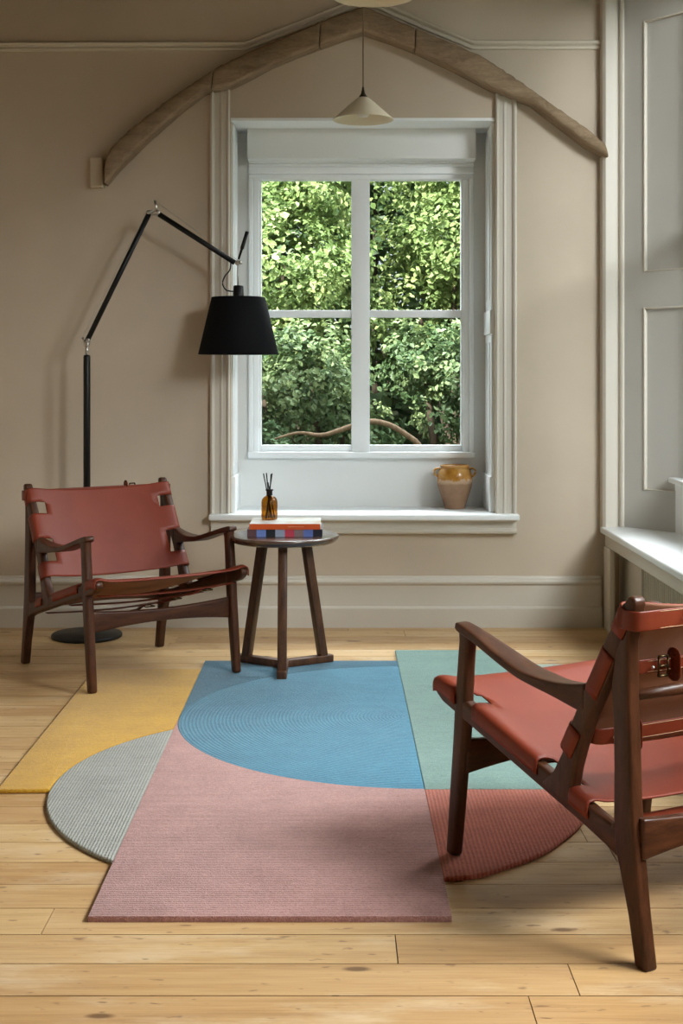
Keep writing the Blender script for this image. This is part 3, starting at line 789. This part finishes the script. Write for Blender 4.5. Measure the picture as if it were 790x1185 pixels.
# ------------------------------------------------------------------ confit jar on the window sill
def jar():
    J = thing('confit_jar', 'two-handled glazed terracotta jar on the window sill', 'jar', P(526, 590, 6.77).xy.to_3d() + Vector((0, 0, .562)))
    prof = [(.0001, .001), (.050, .001), (.0525, .004), (.056, .020), (.067, .052), (.080, .090), (.088, .118), (.0905, .138), (.0915, .146), (.0895, .151), (.089, .158), (.086, .178), (.079, .196), (.0715, .206), (.0705, .211), (.074, .216), (.0755, .221), (.072, .224), (.066, .222), (.063, .212), (.066, .198), (.076, .17), (.078, .13), (.055, .03), (.0001, .016)]
    sp = [prof[0]] + smooth_path(prof[1:-1], 3) + [prof[-1]]
    bm = new(); lathe(bm, sp, 64)
    m = mat('glazed_terracotta', (.3, .15, .07), .6)
    tc = coords(m); s = nd(m, 'ShaderNodeSeparateXYZ'); lk(m, tc, s.inputs[0])
    wob = mth(m, 'MULTIPLY_ADD', noise(m, tc, 22, 4, .7), .085, -.0425)
    line = mth(m, 'ADD', s.outputs[2], wob)
    g = nd(m, 'ShaderNodeMapRange'); lk(m, line, g.inputs['Value']); g.inputs['From Min'].default_value = .147; g.inputs['From Max'].default_value = .151
    glz = ramp(m, noise(m, tc, 16, 4, .6), [(.30, (.26, .10, .012)), (.5, (.42, .19, .03)), (.68, (.50, .28, .08))])
    clay = ramp(m, noise(m, tc, 12, 5, .6), [(.3, (.21, .115, .062)), (.7, (.29, .17, .10))])
    slip = nd(m, 'ShaderNodeMapRange'); lk(m, mth(m, 'ADD', s.outputs[2], mth(m, 'MULTIPLY', wob, .35)), slip.inputs['Value']); slip.inputs['From Min'].default_value = .126; slip.inputs['From Max'].default_value = .138
    clay2 = mixc(m, mth(m, 'MULTIPLY', slip.outputs[0], .7), clay, (.50, .34, .21))
    lk(m, mixc(m, g.outputs[0], clay2, glz), bsdf(m).inputs['Base Color'])
    lk(m, ramp(m, g.outputs[0], [(0, (.75, .75, .75)), (1, (.16, .16, .16))]), bsdf(m).inputs['Roughness'])
    finish('body', bm, m, J, smooth=True)
    for s_ in (1, -1):
        bm = new()
        pts = smooth_path([(s_ * .074, 0, .204), (s_ * .093, 0, .206), (s_ * .105, 0, .194), (s_ * .102, 0, .176), (s_ * .087, 0, .164)], 5)
        sweep(bm, pts, (.020, .011), up=Vector((0, 1, 0)) if False else Vector((0, 0, 1)), n=14, e=2.4)
        finish('handle', bm, m, J, smooth=True)
jar()

# ------------------------------------------------------------------ floor lamp
def lamp():
    LY = 6.29
    L = thing('floor_lamp', 'tall black jointed floor lamp with a black drum shade behind the left armchair', 'floor lamp', (P(100.5, 737, LY).x, LY, 0))
    def q(px, py, dy=0): return P(px, py, LY) - Vector(L.location) + Vector((0, dy, 0))
    bm = new(); lathe(bm, [(.0001, .0), (.160, 0), (.166, .004), (.167, .012), (.163, .018), (.03, .021), (.0001, .021)], 64); finish('base', bm, M['black'], L, smooth=True)
    bm = new(); lathe(bm, [(.0001, .018), (.0165, .018), (.0165, q(100, 413).z), (.014, q(100, 411).z), (.0001, q(100, 411).z)], 24); finish('pole', bm, M['black'], L, smooth=True)
    bm = new(); lathe(bm, [(.0001, q(0, 413).z), (.008, q(0, 413).z), (.008, q(0, 398).z), (.0001, q(0, 398).z)], 16); finish('pole_tip', bm, M['steel'], L, smooth=True)
    J0, J1, J1b, J2 = q(99.5, 397), q(172.5, 247), q(184, 248), q(271.5, 304)
    def joint(name, items, extra=()):
        bm = new()
        for c, r in items:
            sweep(bm, [c + Vector((0, y, 0)) for y in (-.020, -.018, .018, .020)], [(r*1.6, r*1.6), (2*r, 2*r), (2*r, 2*r), (r*1.6, r*1.6)], n=20)
        for a, b, r in extra: tube(bm, [a, a.lerp(b, .5), b], r, 8)
        finish(name, bm, M['steel'], L, smooth=True)
    joint('lower_joint', [(q(100, 398), .014), (q(102, 394), .010)], [(q(100, 398), q(95.5, 392), .004), (q(95.5, 392), q(95, 390), .007)])
    bm = new(); tube(bm, [J0, J0.lerp(J1, .5), J1], .0125, 14); finish('lower_arm', bm, M['black'], L, smooth=True)
    bm = new(); tube(bm, [J1b, J1b.lerp(J2, .5), J2], .0125, 14); finish('upper_arm', bm, M['black'], L, smooth=True)
    joint('elbow_joint', [(q(172.5, 246), .010), (q(183, 246), .011)], [(q(172, 248), q(185, 249.5), .006), (q(181, 246), q(179.5, 232), .006), (q(172, 245), q(178, 244), .006)])
    bm = new(); o = -.017
    tube(bm, [q(95.5, 391, o), q(133, 318, o), q(171, 243.5, o)], .0011, 6); finish('tension_wire', bm, M['steel'], L)
    bm = new(); tube(bm, [q(180, 233, o), q(228, 268, o), q(276, 302, o)], .0011, 6); finish('tension_wire', bm, M['steel'], L)
    joint('head_joint', [(q(275, 304.5), .012), (q(278, 304), .009)], [(q(275.2, 306), q(275.2, 331), .0035)])
    bm = new(); a, b = q(276, 300), q(286, 268)
    tube(bm, [a, a.lerp(b, .35), a.lerp(b, .4), b], [.005, .006, .009, .009], 12); finish('handle', bm, M['black'], L, smooth=True)
    bm = new(); pts = smooth_path([tuple(q(*p)) for p in ((267, 303), (266, 312), (260, 320), (257.5, 328), (261, 335), (267, 337), (273, 337))], 5)
    tube(bm, pts, .0035, 8); finish('cable', bm, M['black'], L, smooth=True)
    c = q(275.8, 344); zt, zb = q(0, 344).z, q(0, 410).z
    bm = new(); lathe(bm, [(.0001, zt + .056), (.020, zt + .056), (.024, zt + .052), (.0265, zt), (.027, zt - .03), (.0001, zt - .03)], 24, c.x, 0); finish('lamp_socket', bm, M['black'], L, smooth=True)
    r0, r1 = 31 * LY / F, 46.5 * LY / F
    bm = new(); lathe(bm, [(r0, zt), (r1, zb)], 72, c.x, 0)
    bmesh.ops.create_circle(bm, cap_ends=True, segments=72, radius=r0 - .001, matrix=Matrix.Translation((c.x, 0, zt - .004)))
    o = finish('lamp_shade', bm, M['fabric'], L, smooth=True)
    so = o.modifiers.new('thick', 'SOLIDIFY'); so.thickness = .003
    bev(o, .001, 1, 30)
    bm = new(); lathe(bm, [(.0001, zt - .14), (.018, zt - .135), (.03, zt - .115), (.03, zt - .09), (.016, zt - .05), (.014, zt - .03)], 24, c.x, 0)
    finish('bulb', bm, mat('frosted_bulb', (.8, .78, .72), .5), L, smooth=True)
lamp()

# ------------------------------------------------------------------ pendant lamps in a row under the ceiling
def pendant(label, x, y, zr):
    D = thing('pendant_lamp', label, 'pendant lamp', (x, y, zr), group='cream pendant lamps')
    o_ = [(.128, .0), (.127, .004), (.110, .018), (.080, .045), (.050, .072), (.028, .090), (.018, .096)]
    i_ = [(.015, .093), (.026, .085), (.048, .067), (.078, .040), (.108, .013), (.124, .0)]
    bm = new(); lathe(bm, o_ + i_ + [o_[0]], 64); finish('lamp_shade', bm, M['china'], D, smooth=True)
    bm = new(); lathe(bm, [(.0001, .140), (.004, .140), (.0055, .128), (.009, .112), (.017, .100), (.018, .094), (.016, .080), (.0001, .080)], 24); finish('cord_grip', bm, M['brown_plastic'], D, smooth=True)
    bm = new(); tube(bm, [(0, 0, .135), (0, 0, (ZC - zr) * .5), (0, 0, ZC - zr - .02)], .0030, 8); finish('cord', bm, M['cord'], D, smooth=True)
    bm = new(); lathe(bm, [(.0001, ZC - zr - .035), (.02, ZC - zr - .035), (.045, ZC - zr - .015), (.05, ZC - zr)], 24); finish('ceiling_rose', bm, M['china'], D, smooth=True)
    bm = new(); lathe(bm, [(.0001, .010), (.02, .014), (.03, .03), (.03, .045), (.018, .07), (.014, .085)], 24); finish('bulb', bm, mat('pearl_bulb', (.75, .72, .66), .4), D, smooth=True)
pendant('cream cone pendant lamp hanging in front of the window head', 31 * 5.6 / F, 5.6, H + 287.5 * 5.728 / F)
pendant('cream pendant lamp nearest the viewer, cut off by the top edge of the photo', 43 * 4.0 / F, 4.0, H + 424.5 * 4.128 / F)

# ------------------------------------------------------------------ garden outside
bm = new(); box(bm, -14, 16, -9, 34, -.5, -.4)
struct(finish('ground', bm, M['soil']))
def shrub(name, label, cat, base, blobs, leaves, size, material, seed, trunk=True, group=None):
    rng = random.Random(seed)
    T = thing(name, label, cat, base, group=group)
    bm = new(); lay = bm.loops.layers.color.new('tint')
    tot = sum(r[3] * r[4] for r in blobs)
    for (bx, by, bz, rx, rz) in blobs:
        n = int(leaves * rx * rz / tot)
        shoots = []
        for _ in range(max(8, n // 34)):
            th, ph = rng.uniform(0, 2*PI), math.acos(rng.uniform(-1, 1))
            shoots.append((th, ph, rng.uniform(.5, 1.12), rng.random()))
        for _ in range(n):
            th, ph, rr, tn = rng.choice(shoots)
            th += rng.gauss(0, .15); ph += rng.gauss(0, .15); rr += rng.gauss(0, .06)
            nn = Vector((math.sin(ph) * math.cos(th), math.sin(ph) * math.sin(th), math.cos(ph)))
            c = Vector((bx + nn.x * rx * rr, by + nn.y * rx * rr, bz + nn.z * rz * rr))
            out = (nn * .6 + Vector((rng.gauss(0, .5), rng.gauss(0, .5), rng.gauss(0, .4) + .55))).normalized()   # leaf normal
            ax = out.cross(Vector((rng.gauss(0, 1), rng.gauss(0, 1), rng.gauss(-.6, .6)))).normalized(); sd = out.cross(ax)
            L = size * rng.uniform(.6, 1.25); w = L * rng.uniform(.28, .4); fold = L * .10
            a = bm.verts.new(c - ax * L * .5); t = bm.verts.new(c + ax * L * .5 - out * L * .12)
            l1 = bm.verts.new(c - ax * L * .12 + sd * w + out * fold); l2 = bm.verts.new(c + ax * L * .2 + sd * w * .75 + out * fold * .6)
            r1 = bm.verts.new(c - ax * L * .12 - sd * w + out * fold); r2 = bm.verts.new(c + ax * L * .2 - sd * w * .75 + out * fold * .6)
            tint = min(1, max(0, (.75 * tn + .25 * rng.random()) ** 1.3))
            for q in ((a, t, l2, l1), (a, r1, r2, t)):
                f = bm.faces.new(q)
                for lp in f.loops: lp[lay] = (tint, tint, tint, 1)
    finish('foliage', bm, material, T, recalc=False)
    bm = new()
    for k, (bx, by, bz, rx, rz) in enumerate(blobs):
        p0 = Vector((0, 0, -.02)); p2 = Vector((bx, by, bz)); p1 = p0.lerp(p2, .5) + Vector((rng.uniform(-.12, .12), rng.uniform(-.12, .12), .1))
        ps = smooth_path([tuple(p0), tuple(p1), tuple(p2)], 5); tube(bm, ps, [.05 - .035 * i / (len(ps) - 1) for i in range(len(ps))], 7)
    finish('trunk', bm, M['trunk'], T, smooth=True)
    return T
g = 'shrubs and trees outside the window'
shrub('leafy_tree', 'yellow-green leafy tree filling the upper left panes', 'tree', (-.5, 10.6, -.4), [(.1, -.2, 2.55, .62, .55), (-.35, 0, 2.1, .6, .5), (.45, .1, 2.15, .5, .5), (-.7, .1, 3.1, .7, .6), (.3, .2, 3.3, .7, .5)], 26000, .054, M['leaf_a'], 11, group=g)
shrub('leafy_tree', 'bright green tree filling the upper right panes', 'tree', (1.15, 11.2, -.4), [(-.15, -.2, 2.75, .6, .5), (.4, 0, 2.3, .6, .55), (-.45, .1, 2.2, .45, .5), (.9, 0, 3.0, .8, .7), (0, .3, 3.4, .7, .5)], 26000, .055, M['leaf_a'], 12, group=g)
shrub('leafy_shrub', 'mid green shrub behind the left lower pane', 'shrub', (-.25, 9.6, -.4), [(.05, 0, 1.62, .42, .40), (.3, .1, 1.2, .4, .35), (-.4, .2, 1.35, .45, .4), (-.95, .2, 1.5, .5, .5)], 16000, .050, M['leaf_b'], 13, group=g)
shrub('leafy_shrub', 'bushy green shrub behind the right lower pane', 'shrub', (1.05, 9.7, -.4), [(-.05, 0, 1.55, .45, .45), (-.4, .1, 1.75, .35, .35), (.35, .1, 1.25, .45, .4), (.1, -.2, 1.0, .3, .25), (1.0, 0, 1.6, .6, .6)], 16000, .049, M['leaf_b'], 14, group=g)
shrub('leafy_shrub', 'low dark shrub at the foot of the left lower pane', 'shrub', (-.5, 9.0, -.4), [(0, 0, 1.0, .30, .28), (.5, .2, .85, .35, .3), (-.6, 0, .9, .4, .3)], 8000, .042, M['leaf_c'], 15, group=g)
shrub('hedge', 'dense dark green hedge closing the garden behind the trees', 'hedge', (.4, 13.4, -.4), [(-3.2 + 1.6 * i, .2 * (i % 2), 1.1 + 1.5 * j, 1.2, 1.1) for i in range(5) for j in range(3)], 34000, .15, M['leaf_c'], 16, group=g)
bm = new()
pts = smooth_path([tuple(P(a, b, Y)) for a, b, Y in ((318, 508, 8.75), (345, 501, 8.72), (372, 503.5, 8.7), (396, 497, 8.68), (425, 488, 8.65), (448, 491, 8.65), (468, 502, 8.68), (485, 516, 8.7), (492, 540, 8.75))], 6)
n = len(pts); tube(bm, pts, [.007 + .012 * min(1, i / 20) for i in range(n)], 12)
o = finish('bare_branch', bm, M['bark'], None, smooth=True)
o['label'] = 'bare brown branch curving across the bottom of the window view'; o['category'] = 'branch'

# ------------------------------------------------------------------ light and camera
w = bpy.data.worlds.new('world'); S.world = w; w.use_nodes = True
nt = w.node_tree; bg = nt.nodes['Background']; bg.inputs['Strength'].default_value = 1.1
tc = nt.nodes.new('ShaderNodeTexCoord'); sx = nt.nodes.new('ShaderNodeSeparateXYZ'); rp = nt.nodes.new('ShaderNodeValToRGB')
nt.links.new(tc.outputs['Generated'], sx.inputs[0]); nt.links.new(sx.outputs[2], rp.inputs['Fac']); nt.links.new(rp.outputs['Color'], bg.inputs['Color'])
e = rp.color_ramp.elements; e[0].position = 0.0; e[0].color = (0.05, 0.06, 0.035, 1); e[1].position = 0.9; e[1].color = (0.80, 0.91, 1.0, 1)
q = e.new(0.03); q.color = (0.45, 0.52, 0.52, 1); q = e.new(0.35); q.color = (0.85, 0.93, 1.0, 1)
def light(name, kind, loc, target, energy, color, **kw):
    d = bpy.data.lights.new(name, kind); d.energy = energy; d.color = color
    for k, v in kw.items(): setattr(d, k, v)
    o = bpy.data.objects.new(name, d); COL.objects.link(o); o.location = loc
    o.rotation_euler = (Vector(target) - Vector(loc)).to_track_quat('-Z', 'Y').to_euler()
    return o
light('sun', 'SUN', (-9, -5, 14), (0, 10, 0), 14.0, (1.0, 0.95, 0.84), angle=math.radians(2))
light('bay_daylight', 'AREA', (2.9, 6.0, 3.6), (-.2, 4.2, .0), 190, (0.95, 0.97, 1.0), shape='RECTANGLE', size=1.8, size_y=1.8)
light('side_window_fill', 'AREA', (2.8, 2.25, 3.4), (-.4, 2.5, 0), 430, (0.95, 0.97, 1.0), shape='RECTANGLE', size=1.8, size_y=1.8)  # fill lamp added outside the unseen side window to brighten the foreground
light('far_side_fill', 'AREA', (3.3, -1.9, 3.8), (.15, 6.5, .3), 620, (0.97, 0.98, 1.0), shape='RECTANGLE', size=2.1, size_y=1.5)  # added fill lamp through the same opening, lifts the back wall and sash
light('garden_daylight', 'AREA', (.15, 9.0, 4.3), (.13, 6.4, .9), 420, (0.92, 0.97, 1.0), shape='RECTANGLE', size=3.6, size_y=1.4)

cam = bpy.data.cameras.new('camera'); co = bpy.data.objects.new('camera', cam); COL.objects.link(co)
co.location = (0, 0, H); co.rotation_euler = (PI/2, 0, 0)
cam.sensor_fit = 'VERTICAL'; cam.sensor_height = 36; cam.lens = F / 1185 * 36
cam.shift_x = 6 / 1185; cam.shift_y = -159.5 / 1185
cam.clip_start = .05
S.camera = co
S.view_settings.view_transform = 'Standard'; S.view_settings.look = 'None'
S.view_settings.gamma = 1; S.view_settings.use_curve_mapping = False; S.view_settings.exposure = 0.45
S.cycles.use_denoising = True; S.cycles.max_bounces = 10; S.cycles.diffuse_bounces = 6; S.cycles.transparent_max_bounces = 16
S.cycles.sample_clamp_indirect = 4.0
